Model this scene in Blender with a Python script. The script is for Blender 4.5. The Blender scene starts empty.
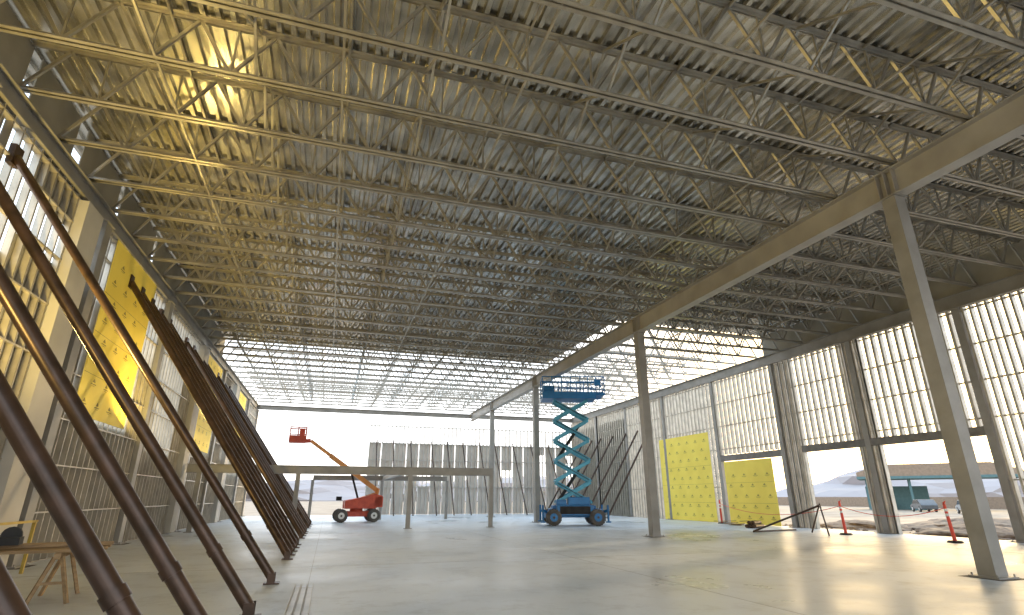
import bpy, math, random, bmesh
from mathutils import Vector, Matrix, noise
random.seed(4)
S=bpy.context.scene
COL=S.collection
# ---------------------------------------------------------------- materials
def mat(name,c1,c2=None,rough=0.5,metal=0.0,scale=3.0,bump=0.0,detail=6,stretch=(1,1,1),lo=0.35,hi=0.65):
    m=bpy.data.materials.new(name); m.use_nodes=True
    nt=m.node_tree; b=nt.nodes["Principled BSDF"]
    b.inputs["Roughness"].default_value=rough; b.inputs["Metallic"].default_value=metal
    if c2 is None: c2=tuple(x*0.8 for x in c1)
    tc=nt.nodes.new("ShaderNodeTexCoord"); mp=nt.nodes.new("ShaderNodeMapping")
    mp.inputs["Scale"].default_value=stretch
    n=nt.nodes.new("ShaderNodeTexNoise"); n.inputs["Scale"].default_value=scale; n.inputs["Detail"].default_value=detail
    r=nt.nodes.new("ShaderNodeValToRGB")
    r.color_ramp.elements[0].position=lo; r.color_ramp.elements[1].position=hi
    r.color_ramp.elements[0].color=(*c2,1); r.color_ramp.elements[1].color=(*c1,1)
    nt.links.new(tc.outputs["Object"],mp.inputs[0]); nt.links.new(mp.outputs[0],n.inputs["Vector"])
    nt.links.new(n.outputs["Fac"],r.inputs[0]); nt.links.new(r.outputs[0],b.inputs["Base Color"])
    if bump>0:
        bp=nt.nodes.new("ShaderNodeBump"); bp.inputs["Strength"].default_value=bump; bp.inputs["Distance"].default_value=0.02
        nt.links.new(n.outputs["Fac"],bp.inputs["Height"]); nt.links.new(bp.outputs[0],b.inputs["Normal"])
    return m
M_joist=mat("joist_primer",(.46,.435,.385),(.33,.31,.275),.34,.6,2)
M_deck=mat("galvanised_deck",(.76,.74,.68),(.40,.39,.36),.26,.9,1.2)
M_girder=mat("girder_primer",(.42,.40,.365),(.35,.33,.30),.45,.2,1.5)
M_column=mat("column_primer",(.33,.315,.29),(.26,.25,.225),.45,.25,1.5)
M_stud=mat("galvanised_stud",(.60,.56,.48),(.44,.41,.35),.38,.5,2)
M_pole=mat("brace_rust",(.085,.05,.034),(.045,.028,.018),.33,.45,4)
M_header=mat("header_steel",(.22,.205,.185),(.16,.15,.135),.5,.2,3)
M_yellow=mat("yellow_sheathing",(1.0,.80,.13),(.93,.73,.11),.6,0,1)
M_print=mat("sheathing_print",(.42,.33,.07),(.36,.28,.06),.7)
M_grey=mat("grey_sheathing",(.36,.34,.29),(.26,.25,.21),.75,0,.8)
M_pier=mat("gypsum_pier",(.50,.48,.43),(.42,.40,.36),.75,0,.8)
M_dark=mat("far_sheathing",(.78,.70,.61),(.66,.59,.51),.8,0,.6)
M_fstud=mat("far_stud",(.74,.70,.63),(.60,.56,.50),.5,.2,2)
M_dirt=mat("dirt",(.40,.32,.245),(.28,.22,.165),.95,0,.35,.6,10)
M_rub=mat("rubble",(.32,.25,.19),(.19,.14,.11),.95,0,3,.6)
M_wood=mat("lumber",(.36,.24,.12),(.24,.155,.075),.7,0,2,0,6,(1,8,8))
M_blue=mat("lift_blue",(.012,.17,.42),(.01,.13,.34),.35,.1,3)
M_teal=mat("lift_teal",(.08,.36,.50),(.055,.28,.41),.35,.2,3)
M_black=mat("rubber",(.035,.035,.035),(.02,.02,.02),.8)
M_tyre=mat("tyre_grey",(.13,.12,.11),(.08,.075,.07),.85)
M_red=mat("boom_red",(.62,.09,.04),(.5,.06,.03),.4,.1,3)
M_boomy=mat("boom_orange",(.80,.36,.11),(.7,.30,.08),.45,.1,3)
M_orange=mat("delineator_orange",(.80,.09,.05),(.70,.07,.04),.5)
M_white=mat("white_band",(.85,.85,.82),(.8,.8,.78),.5)
M_yframe=mat("yellow_frame",(.50,.36,.07),(.4,.28,.05),.5)
M_card=mat("car_grey",(.10,.11,.12),(.08,.085,.09),.3); M_carw=mat("car_silver",(.4,.4,.4),(.35,.35,.35),.3)
M_glass=mat("car_glass",(.03,.035,.04),(.025,.03,.03),.2)
M_canopy=mat("canopy_tan",(.30,.22,.16),(.24,.18,.13),.9); M_canblue=mat("canopy_teal",(.10,.19,.20),(.08,.16,.17),.7)
M_hill=mat("hill",(.40,.36,.36),(.34,.31,.31),1,0,.02)
M_patch=mat("column_blockout",(.10,.09,.08),(.06,.05,.045),.9)
def concrete():
    m=bpy.data.materials.new("concrete_slab"); m.use_nodes=True; nt=m.node_tree; b=nt.nodes["Principled BSDF"]
    tc=nt.nodes.new("ShaderNodeTexCoord")
    n1=nt.nodes.new("ShaderNodeTexNoise"); n1.inputs["Scale"].default_value=.16; n1.inputs["Detail"].default_value=9; n1.inputs["Roughness"].default_value=.62
    n2=nt.nodes.new("ShaderNodeTexNoise"); n2.inputs["Scale"].default_value=1.1; n2.inputs["Detail"].default_value=12; n2.inputs["Roughness"].default_value=.75
    r1=nt.nodes.new("ShaderNodeValToRGB"); e=r1.color_ramp.elements
    e[0].position=.36; e[0].color=(.44,.465,.475,1); e[1].position=.60; e[1].color=(.60,.645,.685,1)
    r2=nt.nodes.new("ShaderNodeValToRGB"); e=r2.color_ramp.elements
    e[0].position=.34; e[0].color=(.62,.60,.56,1); e[1].position=.50; e[1].color=(1,1,1,1)
    mx=nt.nodes.new("ShaderNodeMix"); mx.data_type='RGBA'; mx.blend_type='MULTIPLY'; mx.inputs[0].default_value=.75
    for n in (n1,n2): nt.links.new(tc.outputs["Object"],n.inputs["Vector"])
    nt.links.new(n1.outputs["Fac"],r1.inputs[0]); nt.links.new(n2.outputs["Fac"],r2.inputs[0])
    nt.links.new(r1.outputs[0],mx.inputs[6]); nt.links.new(r2.outputs[0],mx.inputs[7])
    nt.links.new(mx.outputs[2],b.inputs["Base Color"])
    mr=nt.nodes.new("ShaderNodeMapRange"); mr.inputs[1].default_value=.3; mr.inputs[2].default_value=.7; mr.inputs[3].default_value=.22; mr.inputs[4].default_value=.55
    nt.links.new(n1.outputs["Fac"],mr.inputs[0]); nt.links.new(mr.outputs[0],b.inputs["Roughness"])
    return m
M_conc=concrete()
# ---------------------------------------------------------------- mesh builder
class MB:
    def __init__(s): s.v=[]; s.f=[]; s.m=[]; s.mi=0
    def add(s,vs,fs):
        o=len(s.v); s.v+=[tuple(x) for x in vs]; s.f+=[tuple(i+o for i in f) for f in fs]; s.m+=[s.mi]*len(fs)
    def box(s,x0,x1,y0,y1,z0,z1):
        s.add([(x0,y0,z0),(x1,y0,z0),(x1,y1,z0),(x0,y1,z0),(x0,y0,z1),(x1,y0,z1),(x1,y1,z1),(x0,y1,z1)],
              [(3,2,1,0),(4,5,6,7),(0,1,5,4),(1,2,6,5),(2,3,7,6),(3,0,4,7)])
    def bar(s,p,q,w,h,up=(0,0,1)):
        p=Vector(p);q=Vector(q);d=(q-p).normalized();u=Vector(up)
        if abs(d.dot(u))>.98: u=Vector((0,1,0)) if abs(d.y)<.9 else Vector((1,0,0))
        r=d.cross(u).normalized(); u=r.cross(d).normalized(); r=r*w/2;u=u*h/2
        s.add([p-r-u,p+r-u,p+r+u,p-r+u,q-r-u,q+r-u,q+r+u,q-r+u],
              [(3,2,1,0),(4,5,6,7),(0,1,5,4),(1,2,6,5),(2,3,7,6),(3,0,4,7)])
    def tube(s,p,q,r,n=12,r2=None):
        p=Vector(p);q=Vector(q);d=(q-p).normalized();r2=r if r2 is None else r2
        u=Vector((0,0,1)) if abs(d.z)<.9 else Vector((1,0,0))
        a=d.cross(u).normalized(); b=d.cross(a).normalized(); vs=[]
        for i in range(n):
            t=2*math.pi*i/n; o=a*math.cos(t)+b*math.sin(t); vs.append(p+o*r)
        for i in range(n):
            t=2*math.pi*i/n; o=a*math.cos(t)+b*math.sin(t); vs.append(q+o*r2)
        fs=[(i,(i+1)%n,n+(i+1)%n,n+i) for i in range(n)]+[tuple(range(n-1,-1,-1)),tuple(range(n,2*n))]
        s.add(vs,fs)
    def prism(s,pts,y0,y1):
        n=len(pts); vs=[(x,y0,z) for x,z in pts]+[(x,y1,z) for x,z in pts]
        s.add(vs,[(i,(i+1)%n,n+(i+1)%n,n+i) for i in range(n)]+[tuple(range(n-1,-1,-1)),tuple(range(n,2*n))])
    def data(s,name,mats,smooth=False):
        me=bpy.data.meshes.new(name); me.from_pydata(s.v,[],s.f)
        for m in (mats if isinstance(mats,(list,tuple)) else [mats]): me.materials.append(m)
        me.polygons.foreach_set("material_index",s.m); me.update()
        b=bmesh.new(); b.from_mesh(me); bmesh.ops.recalc_face_normals(b,faces=b.faces)
        if smooth:
            for f in b.faces: f.smooth=True
            for e in b.edges:
                if len(e.link_faces)==2 and e.calc_face_angle(0)>.7: e.smooth=False
        b.to_mesh(me); b.free()
        return me
    def obj(s,name,mats,parent=None,loc=(0,0,0),bevel=0,smooth=False):
        o=bpy.data.objects.new(name,s.data(name,mats,smooth)); COL.objects.link(o); o.location=loc
        if parent: o.parent=parent
        if bevel:
            bv=o.modifiers.new("bevel","BEVEL"); bv.width=bevel; bv.segments=2; bv.limit_method='ANGLE'
        return o
def empty(name,loc=(0,0,0),rz=0,s=1):
    e=bpy.data.objects.new(name,None); COL.objects.link(e); e.location=loc; e.rotation_euler=(0,0,rz); e.scale=(s,s,s); return e
def inst(name,me,loc=(0,0,0),rz=0,parent=None):
    o=bpy.data.objects.new(name,me); COL.objects.link(o); o.location=loc; o.rotation_euler=(0,0,rz)
    if parent:o.parent=parent
    return o
# ---------------------------------------------------------------- dimensions
XL,XG,XR=-7.2,13.5,25.0
YB,YF=-5.0,56.0
ZG0,ZG1=9.1,9.88
ZJ0,ZJ1=9.92,11.2
# ---------------------------------------------------------------- ground & floor
g=MB(); g.box(-160,260,-80,330,-.6,-.12); g.obj("ground",M_dirt)
f=MB(); f.box(XL-.5,XR+.5,YB-1,YF+.5,-.4,0); fl=f.obj("floor",M_conc)
j=MB()
for y in (2.4,15.3,28.5,42): j.box(XL,XR,y-.006,y+.006,-.01,.002)
for x in (-.2,6.7,20): j.box(x-.006,x+.006,YB,YF,-.01,.002)
j.obj("slab_joint_lines",M_column,fl)
# ---------------------------------------------------------------- roof deck (fluted)
def deck(name,x0,x1,y0,y1,z):
    b=MB(); p=.30; x=x0; prof=[]
    while x<x1:
        prof+=[(x,z),(x+.10,z),(x+.135,z+.09),(x+.265,z+.09)]; x+=p
    vs=[(a,y0,c) for a,c in prof]+[(a,y1,c) for a,c in prof]; k=len(prof)
    b.add(vs,[(i,i+1,k+i+1,k+i) for i in range(k-1)])
    return b.obj(name,M_deck)
c=empty("ceiling")
for nm,a in (("roof_deck_main",(XL-.9,15.0,YB,37.6)),("roof_deck_side",(14.7,XR+1.5,YB,26.6))):
    o=deck(nm,*a,ZJ1+.01+(.012 if "side" in nm else 0)); o.parent=c
# ---------------------------------------------------------------- joists
def joist_mesh(L,name):
    b=MB(); z0,z1=0,ZJ1-ZJ0
    for s in (-1,1):
        b.box(0,L,s*.06-.045,s*.06+.045,z0,z0+.014)
        b.box(0,L,s*.022-.007,s*.022+.007,z0,z0+.10)
        b.box(0,L,s*.06-.045,s*.06+.045,z1-.014,z1)
        b.box(0,L,s*.022-.007,s*.022+.007,z1-.10,z1)
    n=round(L/1.5); p=L/n
    for i in range(n):
        x=i*p
        b.bar((x+.03,0,z0+.05),(x+p/2,0,z1-.05),.06,.065); b.bar((x+p/2,0,z1-.05),(x+p-.03,0,z0+.05),.06,.065)
        if i: b.bar((x,0,z0+.05),(x,0,z1-.05),.04,.04)
    return b.data(name,M_joist)
JA=joist_mesh(XG-XL+.1,"roof_joist"); JB=joist_mesh(XR-XG-.1,"roof_joist_side")
ys=[]; y=YB+.6
while y<YF-.3: ys.append(y); y+=1.85
for y in ys:
    inst("roof_joist",JA,(XL-.1,y,ZJ0)); inst("roof_joist",JB,(XG+.1,y,ZJ0))
b=MB()
for X in (-4.2,-.6,3.1,6.8,10.4,17.2,21):
    b.bar((X,ys[0],ZJ0+.03),(X,ys[-1],ZJ0+.03),.045,.045); b.bar((X+.05,ys[0],ZJ1-.06),(X+.05,ys[-1],ZJ1-.06),.045,.045)
for X in (-2.4,1.2,4.9,8.6,12.2,19.1):
    for a,c2 in zip(ys[:-1],ys[1:]):
        b.bar((X,a,ZJ0+.04),(X,c2,ZJ1-.06),.05,.05,(1,0,0)); b.bar((X+.05,a,ZJ1-.06),(X+.05,c2,ZJ0+.04),.05,.05,(1,0,0))
b.obj("joist_bridging",M_joist)
# ---------------------------------------------------------------- girders
def ibeam(b,p,q,h,w,tf=.03,tw=.02):
    p=Vector(p);q=Vector(q);up=Vector((0,0,1))
    b.bar(p+up*(h/2-tf/2),q+up*(h/2-tf/2),w,tf); b.bar(p-up*(h/2-tf/2),q-up*(h/2-tf/2),w,tf); b.bar(p,q,tw,h-2*tf)
b=MB(); zc=(ZG0+ZG1)/2
ibeam(b,(XG,YB,zc),(XG,YF,zc),ZG1-ZG0,.38,.035,.03)
for y in (8.9,22,36.5,48):
    for d in (-.22,0,.22): b.box(XG-.17,XG+.17,y+d-.01,y+d+.01,ZG0+.03,ZG1-.03)
b.obj("roof_girder",M_girder)
for p,q,h in (((XR,YB,9.58),(XR,YF,9.58),.6),((XL,YB,9.5),(XL,YF,9.5),.5),((XL,YF,9.6),(XR,YF,9.6),.4)):
    b=MB(); ibeam(b,p,q,h,.3); b.obj("edge_beam",M_column)
b=MB()
for a,c2 in ((YB,12.4),(12.8,15.0),(15.5,18.2),(18.5,22),(22.3,37.6)): b.box(XL-.16,XL-.13,a,c2,9.3,ZJ1)
b.obj("fascia_left",M_grey)
b=MB(); b.box(XR+.13,XR+.16,YB,26.6,9.75,ZJ1); b.obj("fascia_right",M_grey)
# ---------------------------------------------------------------- columns
def column(x,y,h,w=.36,name="steel_column"):
    b=MB(); b.box(-w/2,w/2,-w/2,w/2,.03,h-.03); b.box(-w/2-.12,w/2+.12,-w/2-.12,w/2+.12,.004,.035); b.box(-w/2-.06,w/2+.06,-w/2-.06,w/2+.06,h-.03,h)
    for sx in (-1,1):
        for sy in (-1,1): b.tube((sx*(w/2+.07),sy*(w/2+.07),.03),(sx*(w/2+.07),sy*(w/2+.07),.09),.018,6)
    b.mi=1; b.box(-w/2-.25,w/2+.25,-w/2-.25,w/2+.25,-.02,.003)
    return b.obj(name,[M_column,M_patch],None,(x,y,0))
for y in (-3.9,8.9,22,36.5,48): column(XG,y,ZG0)
for y in (3.5,9.5,15.1,20.5,26,31.7,38,44,50): column(XR,y,9.25,.3)
for y in (-1.5,5,11,17.3,24.5,32.3,38,43.8,49.5,55.6): column(XL,y,9.25,.42)
# ---------------------------------------------------------------- stud walls
def stud(b,axis,pos,t,z0,z1,d=.15,w=.045):
    if axis=='x':
        b.box(pos-d/2,pos+d/2,t,t+.006,z0,z1); b.box(pos-d/2,pos-d/2+.006,t,t+w,z0,z1); b.box(pos+d/2-.006,pos+d/2,t,t+w,z0,z1)
    else:
        b.box(t,t+.006,pos-d/2,pos+d/2,z0,z1); b.box(t,t+w,pos-d/2,pos-d/2+.006,z0,z1); b.box(t,t+w,pos+d/2-.006,pos+d/2,z0,z1)
def frange(a,b_,s):
    while a<b_: yield a; a+=s
W=empty("wall_right"); b=MB()
def rz(y):
    if 15.35<y<19.9 or 21.15<y<24.5: return 4.3
    if 26.3<y<31.5: return 4.25
    return 0.02
for y in frange(YB,15,.3): stud(b,'x',XR,y,.02,9.25,.22,.08)
for y in frange(15,YF,.41): stud(b,'x',XR,y,rz(y),9.25,.22,.12)
for y in frange(19.95,21.1,.17): stud(b,'x',XR,y,0.02,9.25,.22,.07)
for y in frange(24.5,25.7,.2): stud(b,'x',XR,y,0.02,9.25,.22,.07)
for z in (2.2,4.6,6.1,7.6,9.1):
    for a,c2 in (((YB,15.2),(20,21.1),(24.5,26),(31.7,YF)) if z<4 else ((YB,YF),)): b.box(XR-.03,XR+.03,a,c2,z,z+.06)
for a,c2 in ((YB,15.2),(19.9,21.2),(24.5,26.2),(31.6,YF)): b.box(XR-.08,XR+.08,a,c2,.004,.02)
b.obj("studs",M_stud,W)
b=MB(); b.box(XR-.14,XR+.12,15.1,24.6,3.95,4.3); b.box(XR-.14,XR+.12,26,31.7,3.85,4.22)
b.obj("headers",M_header,W)
def sheath(parent,name,x,y0,y1,z0,z1,m,face=-1,prints=False):
    b=MB(); b.box(x-.008,x+.008,y0,y1,z0,z1)
    nn=max(1,int((z1-z0)/1.22)); b.mi=1
    for i in range(1,nn): b.box(x+face*.009-.001,x+face*.009+.001,y0,y1,z0+i*1.22-.006,z0+i*1.22+.006)
    if prints:
        zz=z0+.4; k=0
        while zz<z1-.3:
            yy=y0+.4+(k%2)*.35
            while yy<y1-.5:
                xx=x+face*.012
                b.add([(xx,yy,zz),(xx,yy+.22,zz),(xx,yy+.11,zz+.12)],[(0,1,2)]); b.box(xx-.001,xx+.001,yy-.08,yy+.30,zz-.07,zz-.045)
                b.box(xx-.001,xx+.001,yy+.0,yy+.22,zz-.115,zz-.105); yy+=1.0
            zz+=.62; k+=1
    return b.obj(name,[m,M_print],parent)
sheath(W,"yellow_panel_1",XR-.12,27,31.3,.02,3.8,M_yellow,-1,True)
sheath(W,"yellow_panel_2",XR-.13,32.6,38.8,.02,5.9,M_yellow,-1,True)
sheath(W,"sheathing",XR+.12,44,YF,.02,8.4,M_grey)
W=empty("wall_left"); b=MB()
for y in frange(YB,YF,.41): stud(b,'x',XL,y,.02,9.25)
for z in (1.2,2.4,3.6,4.85,6.1,7.3,8.4): b.box(XL-.03,XL+.078,YB,YF,z,z+.04)
b.box(XL-.08,XL+.08,YB,YF,.004,.02); b.box(XL-.08,XL+.08,YB,YF,9.1,9.14)
b.obj("studs",M_stud,W)
k=1
for y0,y1,z0,z1 in ((YB,10.5,.02,9.3),(10.5,13.6,.02,6.6),(10.5,12.2,7.6,9.3),(13.6,18.3,.02,7.2),(13.6,16,8.3,9.3),(18.3,22.8,.02,3.8),(22.8,25.5,.02,6.2),(25.5,29,.02,3.4),(29,32.6,.02,7.2),(32.6,43.5,.02,4.0),(38,41,4,9.2),(43.5,YF,.02,3.2)):
    sheath(W,f"sheathing_{k}",XL-.09,y0,y1,z0,z1,M_grey,1); k+=1
k=1
for y0,y1,z0,z1 in ((18.4,22.6,3.85,9.3),(33,37.2,4.05,9.1),(44.2,48.2,4.05,9.1)):
    sheath(W,f"yellow_panel_{k}",XL+.09,y0,y1,z0,z1,M_yellow,1,True); k+=1
for a,c2 in ((15.6,16.6),(30.9,31.8),(42,43)):
    b=MB(); b.box(XL-.1,XL+.3,a,c2,.02,9.1); b.obj("pier",M_pier,W)
# far wall: stud framing with backing boards and slots of daylight
W=empty("wall_back"); b=MB()
for x in frange(3.3,XR,.41):
    stud(b,'y',YF,x,.02,8.3,.2,.07)
for z in (2.5,5,6.6,8.26): b.box(3.3,XR,YF-.1,YF+.1,z,z+.08)
b.obj("studs",M_fstud,W)
b=MB()
xs=list(frange(3.3,XR-.2,1.23))
for i,a in enumerate(xs):
    top=6.7; g_=.07
    if i in (4,11): b.box(a,a+1.23-g_,YF+.12,YF+.14,.02,2.6); b.box(a,a+1.23-g_,YF+.12,YF+.14,4.2,top)
    elif i in (14,17): b.box(a,a+1.23-g_,YF+.12,YF+.14,.02,2.2); b.box(a,a+1.23-g_,YF+.12,YF+.14,5.8,top)
    else: b.box(a,a+1.23-g_,YF+.12,YF+.14,.02,top)
b.obj("sheathing",M_dark,W)
b=MB()
for x in (4,5.6,7.3,9.4,11,12.6,14.4,16,18,20,22,23.6):
    b.tube((x,YF-.1,6.9),(x,YF-4.6,.05),.06,8)
b.obj("brace_poles",M_pole,W)
b=MB()
for y in (40,42,44,46.5,49,51,53): b.tube((XR-.1,y,7.0),(XR-4.5,y,.05),.08,8)
b.obj("brace_poles_side",M_pole,W)
# ---------------------------------------------------------------- leaning brace poles, left
def brace(y,dy=0,r=.085,xf=-.9,zt=8.45):
    e=MB(); q=Vector((XL+.12,y+dy,zt)); p=Vector((xf,y,.12)); e.tube(p,q,r,20)
    e.box(xf-.13,xf+.16,y-.12,y+.12,.002,.03); e.box(xf-.07,xf+.07,y-.1,y-.085,.03,.2); e.box(xf-.07,xf+.07,y+.085,y+.1,.03,.2)
    d=(q-p).normalized()
    e.tube(p+d*.9,p+d*1.0,r+.014,20); e.box(XL+.02,XL+.14,y+dy-.15,y+dy+.15,zt-.2,zt+.25)
    e.obj("wall_brace_pole",M_pole,smooth=True)
for y in (2.9,3.9,5.3,6.9,9.3,12.6): brace(y)
for y in (17.2,18.4,19.6,20.9,22.2): brace(y,2.9,.1)
for y in (25.5,27,28.6,30,33.5,35.5,38): brace(y,2.6,.1)
# ---------------------------------------------------------------- low interior frame
E=empty("low_steel_frame"); b=MB(); ibeam(b,(-6.8,31.4,2.95),(8.9,31.4,2.95),.42,.26); b.obj("beam",M_column,E)
b=MB()
for x in (-6.2,-1.6,4.2,8.8):
    b.box(x-.11,x+.11,31.29,31.51,.02,2.76); b.box(x-.2,x+.2,31.2,31.6,.003,.03)
b.obj("posts",M_column,E)
E=empty("low_steel_frame"); b=MB(); ibeam(b,(3.8,31.6,2.95),(3.8,44,2.95),.35,.22); ibeam(b,(-1.2,44.2,2.95),(8.8,44.2,2.95),.35,.22); b.obj("beam",M_column,E)
b=MB()
for x,y in ((-1.2,44.2),(3.8,44.2),(8.8,44.2)): b.box(x-.1,x+.1,y-.1,y+.1,.003,2.8)
b.obj("posts",M_column,E)
# ---------------------------------------------------------------- scissor lift
def wheel(parent,name,loc,r=.45,w=.32,hub=None):
    b=MB(); L=Vector(loc); d=Vector((0,1,0)); hub=hub or M_white
    b.tube(L-d*w/2,L-d*w*.35,r*.86,24,r); b.tube(L-d*w*.35,L+d*w*.35,r,24); b.tube(L+d*w*.35,L+d*w/2,r,24,r*.86)
    for i in range(18):
        t=2*math.pi*i/18; u=Vector((math.cos(t),0,math.sin(t)))
        b.bar(L+u*r*.985-d*w*.4,L+u*r*.985+d*w*.4,.06,.05,tuple(u))
    b.mi=1; b.tube(L-d*(w/2+.02),L+d*(w/2+.02),r*.5,16)
    b.mi=0; b.tube(L-d*(w/2+.05),L+d*(w/2+.05),r*.16,8)
    return b.obj(name,[M_tyre,hub],parent)
E=empty("scissor_lift",(14.25,32.2,0),math.radians(-16))
b=MB(); b.box(-1.5,1.5,-.55,.55,.45,.95); b.box(-1.1,1.1,-.85,-.55,.55,1.15); b.box(-1.1,1.1,.55,.85,.55,1.15)
b.box(-1.75,-1.35,-.7,.7,.4,.8); b.box(1.35,1.75,-.7,.7,.4,.8); b.box(-1.3,1.3,-.5,.5,.95,1.12)
b.box(-.4,.9,-.8,-.2,1.15,1.6); b.box(-1.1,-.5,-.8,-.3,1.15,1.45)
b.obj("chassis",M_blue,E,bevel=.03)
b=MB(); b.box(-.9,.9,-.9,-.86,.65,1.08); b.box(-.5,.4,-.95,-.9,.7,1.0); b.obj("engine_tray",M_black,E)
for i,(x,y) in enumerate(((-1.3,-.95),(1.3,-.95),(-1.3,.95),(1.3,.95))): wheel(E,f"wheel_{i+1}",(x,y,.47),.46,.36,M_blue)
b=MB()
for sx in (-1,1):
    for sy in (-1,1):
        b.bar((sx*1.6,sy*.5,.7),(sx*1.93,sy*.95,.85),.14,.14); b.tube((sx*1.93,sy*.95,1.15),(sx*1.93,sy*.95,.25),.06,10); b.tube((sx*1.93,sy*.95,.25),(sx*1.93,sy*.95,.18),.16,12)
b.obj("outriggers",M_blue,E)
b=MB(); n=5; z0=1.25; z1=7.45; h=(z1-z0)/n; w=1.05
for i in range(n):
    za=z0+i*h+.04; zb=z0+(i+1)*h-.04
    for s in (-1,1):
        b.bar((-w,s*.50,za),(w,s*.50,zb),.07,.2); b.bar((w,s*.42,za),(-w,s*.42,zb),.07,.2)
        b.tube((0,s*.36,(za+zb)/2),(0,s*.56,(za+zb)/2),.1,12)
    for x in (-w,w): b.tube((x,-.56,za),(x,.56,za),.06,10)
    b.tube((0,-.5,(za+zb)/2),(0,.5,(za+zb)/2),.06,10)
for x in (-w,w): b.tube((x,-.56,z1),(x,.56,z1),.05,10)
b.obj("scissor_arms",M_teal,E)
b=MB()
for i in (0,2):
    za=z0+i*h; b.tube((-w*.8,0,za+.2),(w*.35,0,za+1.5*h),.1,12); b.tube((w*.35,0,za+1.5*h),(w*.6,0,za+1.8*h),.06,10)
for i in range(n): b.bar((w-.1,-.56,z0+i*h+.1),(-w+.1,-.56,z0+(i+1)*h-.1),.03,.04)
b.obj("lift_cylinders_and_hoses",M_black,E)
b=MB(); zp=7.5; b.box(-1.8,1.6,-.85,.85,zp,zp+.2); b.box(1.2,2.15,-.78,.78,zp+.22,zp+.3)
for x in (-1.8,-1.2,-.6,0,.6,1.1,1.6,2.15):
    for y in (-.82,.82): b.bar((x,y,zp+.2),(x,y,zp+1.4),.055,.055)
for z in (zp+.6,zp+1.0,zp+1.4):
    for y in (-.82,.82): b.bar((-1.8,y,z),(2.15,y,z),.055,.055)
    for x in (-1.8,2.15): b.bar((x,-.82,z),(x,.82,z),.055,.055)
b.box(-1.8,2.1,-.84,-.82,zp+.2,zp+.42); b.box(-1.8,2.1,.82,.84,zp+.2,zp+.42)
b.box(1.5,1.9,-.95,-.83,zp+.8,zp+1.2); b.box(-1.7,-1.0,-.3,.4,zp+.2,zp+.9)
b.obj("platform",M_blue,E)
# ---------------------------------------------------------------- boom lift
E=empty("boom_lift",(1.9,40.6,0),math.radians(4),.86)
b=MB(); b.box(-1.25,1.35,-.6,.6,.42,.82); b.box(-1.45,-1.1,-.9,.9,.4,.62); b.box(1.1,1.5,-.9,.9,.4,.62); b.tube((0,0,.8),(0,0,.98),.5,20); b.obj("chassis",M_red,E,bevel=.03)
for i,(x,y) in enumerate(((-1.2,-1),(1.25,-1),(-1.2,1),(1.25,1))): wheel(E,f"wheel_{i+1}",(x,y,.5),.48,.36)
b=MB(); P=[(-1.0,1.0),(1.3,1.0),(1.85,1.25),(1.85,1.95),(1.3,2.1),(-.2,1.75),(-1.0,1.6)]
b.prism(P,-.95,-.3); b.prism(P,.3,.95); b.box(1.2,1.9,-.95,.95,1.1,1.9); b.obj("turntable_hoods",M_red,E,bevel=.04)
b=MB(); b.bar((1.5,0,2.1),(-.4,0,1.5),.3,.3); b.bar((1.6,0,2.3),(-2.4,0,5.0),.28,.34); b.bar((-2.3,0,4.95),(-4.0,0,6.1),.22,.24); b.bar((1.5,-.2,1.9),(1.6,-.2,2.5),.1,.4); b.bar((1.5,.2,1.9),(1.6,.2,2.5),.1,.4); b.obj("boom",M_boomy,E)
b=MB(); b.tube((.1,0,1.6),(-.6,0,3.6),.08,12); b.box(-1.6,-1.2,-.2,.2,1.6,1.9); b.obj("lift_cylinder",M_black,E)
b=MB(); b.bar((-4.0,0,6.1),(-4.45,0,6.05),.22,.3); b.box(-5.6,-4.4,-.6,.6,5.9,6.05)
for x in (-5.6,-5.0,-4.4):
    for y in (-.6,.6): b.bar((x,y,6.0),(x,y,7.05),.08,.08)
for z in (6.5,7.05):
    for y in (-.6,.6): b.bar((-5.6,y,z),(-4.4,y,z),.08,.08)
    for x in (-5.6,-4.4): b.bar((x,-.6,z),(x,.6,z),.08,.08)
b.box(-4.9,-4.5,-.35,.35,6.4,7.0); b.box(-5.6,-4.4,-.62,-.6,6.0,6.4)
b.obj("basket",M_red,E)
# ---------------------------------------------------------------- delineators + trestle + rope
def delineator(x,y,tilt=0,s=1.15):
    b=MB(); b.mi=1; b.tube((0,0,.0),(0,0,.07),.27,8,.22); b.mi=0; b.tube((0,0,.07),(tilt,0,1.15*s),.065,14,.05); b.tube((tilt,0,1.15*s),(tilt,0,1.24*s),.05,12,.03); b.tube((tilt,0,1.2*s),(tilt+.09,0,1.26*s),.02,8)
    b.mi=2; b.tube((tilt*.7,0,.80*s),(tilt*.78,0,.88*s),.06,14); b.tube((tilt*.85,0,.95*s),(tilt*.92,0,1.03*s),.058,14)
    b.obj("traffic_delineator",[M_orange,M_black,M_white],None,(x,y,.003),smooth=True)
delineator(22.3,15.7,-.1); delineator(22.3,20.4,-.05); delineator(24.1,31.2)
E=empty("pipe_trestle"); b=MB()
b.tube((19.4,22.9,.06),(21.7,20.95,1.25),.045,10); b.tube((20.8,19.9,.03),(21.6,20.9,1.3),.035,10); b.tube((21.9,21.9,.03),(21.6,20.9,1.3),.035,10); b.tube((19.4,22.9,.05),(22.6,23.6,.05),.04,10)
b.obj("pipes",M_pole,E)
def rope(p,q,sag):
    b=MB(); p=Vector(p);q=Vector(q); pts=[]
    for i in range(13):
        t=i/12; v=p.lerp(q,t); v.z-=sag*4*t*(1-t); pts.append(v)
    for a,c2 in zip(pts[:-1],pts[1:]): b.tube(a,c2,.014,6)
    b.obj("barrier_rope",M_orange)
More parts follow.
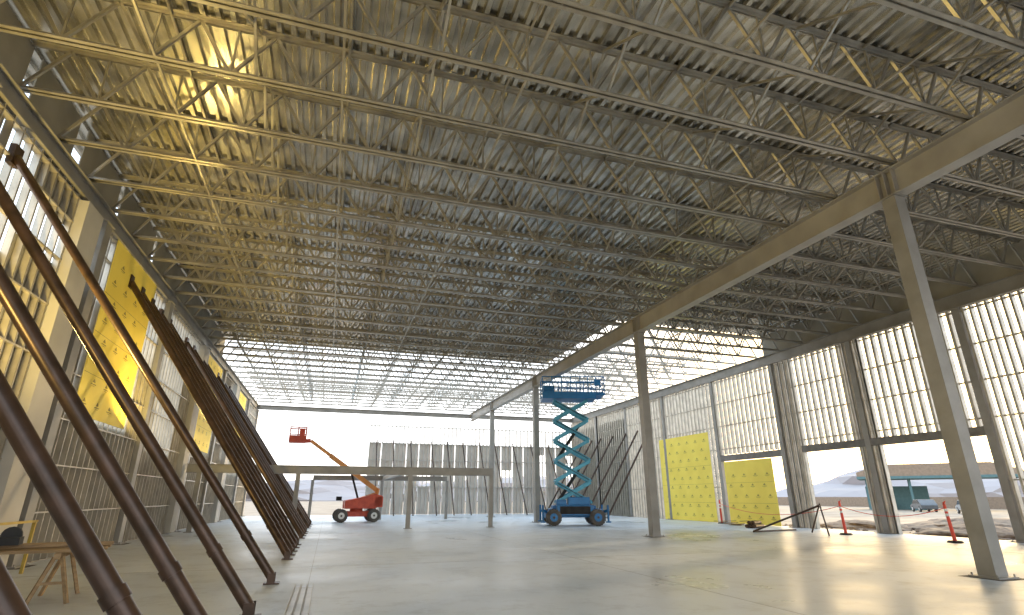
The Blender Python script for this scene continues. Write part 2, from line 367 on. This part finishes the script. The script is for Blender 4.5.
rope((22.2,15.75,1.2),(22.25,20.35,1.2),.35); rope((22.25,20.45,1.2),(24.0,31.1,1.2),.5)
E=empty("pipe_offcut_stack",(22.6,26.2,.003),.5); b=MB()
for i in range(3): b.tube((-.6,i*.21,.1),(.6,i*.21,.1),.1,12)
for i in range(2): b.tube((-.5,.105+i*.21,.275),(.5,.105+i*.21,.275),.1,12)
b.obj("pipes",M_pole,E)
def rock(name,x,y,z,s,m=M_rub,parent=None):
    me=bpy.data.meshes.new(name); bm=bmesh.new(); bmesh.ops.create_icosphere(bm,subdivisions=4,radius=1)
    for v in bm.verts:
        k=1+.35*noise.noise(v.co*1.7+Vector((x,y,0)))+.12*noise.noise(v.co*6); v.co=Vector((v.co.x*s[0]*k,v.co.y*s[1]*k,max(v.co.z,-.05)*s[2]*k))
    bm.to_mesh(me); bm.free(); me.materials.append(m); return inst(name,me,(x,y,z),0,parent)
R=empty("excavation_spoil")
for i,a in enumerate(((28.4,18.6,(1.9,2.8,.5)),(30,26,(1.6,2.4,.4)),(28.5,13,(1.3,1.6,.5)),(34,22,(3,4,.6)))): rock(f"mound_{i+1}",a[0],a[1],-.12,a[2],M_rub,R)
b=MB()
for i in range(160):
    x=random.uniform(25.8,31); y=random.uniform(12,31); s=random.uniform(.04,.16)
    b.tube((x,y,-.12),(x+s*.3,y,-.12+s*.9),s,5,s*.5)
b.obj("rubble",M_rub,R)
b=MB()
for i in range(9):
    x=random.uniform(22.9,23.6); y=random.uniform(28,29.5); a=random.uniform(0,3)
    b.bar((x,y,.03+.03*i),(x+math.cos(a)*.8,y+math.sin(a)*.8,.03+.03*i),.12,.03)
b.obj("lumber_scrap_pile",M_wood)
# ---------------------------------------------------------------- left foreground
E=empty("sawhorse_table",(-4.9,11.7,0),math.radians(12)); b=MB()
for x in (-.75,.75):
    for sx in (-1,1):
        b.bar((x+sx*.05,-.45,.68),(x+sx*.26,-.55,.0),.05,.05); b.bar((x+sx*.05,.45,.68),(x+sx*.26,.55,.0),.05,.05)
    b.bar((x,-.6,.7),(x,.6,.7),.09,.09); b.bar((x-.18,-.5,.3),(x+.18,-.5,.3),.04,.04)
b.obj("sawhorses",M_wood,E)
b=MB()
for i in range(4): b.box(-1.3,1.25+.1*(i%2),-.5+i*.26,-.27+i*.26,.75,.79)
b.bar((-1.1,-.1,.83),(1.4,.2,.83),.14,.05); b.bar((-1.2,.3,.83),(1.1,.35,.83),.2,.05); b.obj("planks",M_wood,E)
b=MB(); b.box(-.3,.15,-.2,.1,.86,.98); b.tube((0,-.05,1.0),(0,0.02,1.0),.14,16); b.obj("circular_saw",M_black,E)
b=MB()
for i in range(3):
    y0=9.0; x=-.42+i*.11
    b.box(x,x+.1,y0,11.9,.005,.015); b.box(x,x+.006,y0,11.9,.005,.07); b.box(x+.094,x+.1,y0,11.9,.005,.07)
b.obj("steel_track_bundle",M_stud)
E=empty("guard_rail",(-6.3,13.5,0)); b=MB()
for y in (-2.4,0,2.4): b.bar((0,y,0),(0,y,1.1),.06,.06)
for z in (.55,1.08): b.bar((0,-2.5,z),(0,2.5,z),.05,.05)
b.obj("rails",M_yframe,E)
# ---------------------------------------------------------------- outside world
def car(x,y,rz,m):
    E=empty("car",(x,y,-.12),rz); b=MB()
    b.prism([(-2.2,.35),(2.2,.35),(2.25,.75),(1.3,.95),(.6,1.42),(-1.2,1.45),(-2.0,.98),(-2.25,.8)],-.85,.85); b.obj("body",m,E,bevel=.05)
    b=MB(); b.prism([(1.2,.95),(.55,1.36),(-1.15,1.38),(-1.85,.97)],-.87,.87); b.obj("windows",M_glass,E)
    for i,(a,c2) in enumerate(((-1.35,-.8),(1.35,-.8),(-1.35,.8),(1.35,.8))): wheel(E,f"wheel_{i+1}",(a,c2,.34),.33,.2)
car(70,52,.9,M_card); car(78,64,1.0,M_card); car(66,44,.8,M_carw)
E=empty("shade_canopy",(80,57,-.12),math.radians(-52)); b=MB(); b.box(-9,9,-4,4,4.4,5.0); b.prism([(-9,5.0),(9,5.0),(6,6.0),(-6,6.0)],-4,4); b.obj("roof",M_canopy,E)
b=MB()
for x in (-8,-3,3,8):
    for y in (-3,3): b.box(x-.15,x+.15,y-.15,y+.15,0,4.2)
b.box(-9.05,9.05,-4.05,4.05,4.1,4.45); b.box(-8.5,-1,2,3.8,0,3.2); b.obj("frame",M_canblue,E)
for x,y,s in ((150,110,(40,30,9)),(190,60,(35,45,12)),(90,230,(70,30,9)),(10,290,(80,30,10))): rock("distant_hill",x,y,-1,s,M_hill)
b=MB(); b.box(95,96,30,120,-.12,1.6); b.obj("boundary_block_wall",M_canopy)
# ---------------------------------------------------------------- world + lights
w=bpy.data.worlds.new("sky"); S.world=w; w.use_nodes=True; nt=w.node_tree
bg=nt.nodes["Background"]; tc=nt.nodes.new("ShaderNodeTexCoord"); sx=nt.nodes.new("ShaderNodeSeparateXYZ"); r=nt.nodes.new("ShaderNodeValToRGB")
e=r.color_ramp.elements; e[0].position=0; e[0].color=(1,.96,.90,1); e[1].position=.6; e[1].color=(.62,.80,1,1)
x=r.color_ramp.elements.new(.2); x.color=(.92,.96,1,1)
nt.links.new(tc.outputs["Generated"],sx.inputs[0]); nt.links.new(sx.outputs[2],r.inputs[0])
SAZ,SEL=math.radians(64),math.radians(10)
sd=Vector((math.cos(SEL)*math.sin(SAZ),math.cos(SEL)*math.cos(SAZ),math.sin(SEL)))
dt=nt.nodes.new("ShaderNodeVectorMath"); dt.operation='DOT_PRODUCT'; dt.inputs[1].default_value=sd
nt.links.new(tc.outputs["Generated"],dt.inputs[0])
mr=nt.nodes.new("ShaderNodeMapRange"); mr.inputs[1].default_value=.75; mr.inputs[2].default_value=1; mr.interpolation_type='SMOOTHSTEP'
nt.links.new(dt.outputs["Value"],mr.inputs[0])
mx=nt.nodes.new("ShaderNodeMix"); mx.data_type='RGBA'; mx.inputs[7].default_value=(2.4,1.75,.9,1)
nt.links.new(mr.outputs[0],mx.inputs[0]); nt.links.new(r.outputs[0],mx.inputs[6]); nt.links.new(mx.outputs[2],bg.inputs[0])
bg.inputs[1].default_value=2.6
l=bpy.data.lights.new("sun","SUN"); l.energy=3.2; l.color=(1,.74,.40); l.angle=math.radians(3); o=bpy.data.objects.new("sun",l); COL.objects.link(o)
o.rotation_euler=sd.to_track_quat('Z','Y').to_euler(); o.location=sd*60
def lamp(loc,target,energy,size,col):  # added warm fill with no fixture, tints the upper-left ceiling gold
    l=bpy.data.lights.new("warm_fill_light","AREA"); l.shape='DISK'; l.size=size; l.energy=energy; l.color=col
    o=bpy.data.objects.new("warm_fill_light",l); COL.objects.link(o); o.location=loc
    o.rotation_euler=(Vector(loc)-Vector(target)).to_track_quat('Z','Y').to_euler()
for y,en in ((4,550),(12,550),(22,400)): lamp((-6.3,y,3.6),(-2.0,y+2,11),en,.8,(1,.72,.22))
# ---------------------------------------------------------------- camera
cam=bpy.data.cameras.new("camera"); co=bpy.data.objects.new("camera",cam); COL.objects.link(co); S.camera=co
cam.sensor_width=36; cam.lens=540/1024*36; cam.clip_end=800
co.location=(0,0,1.6); co.rotation_euler=(math.radians(90+19.34),0,math.radians(-17.8))
S.view_settings.view_transform='Standard'
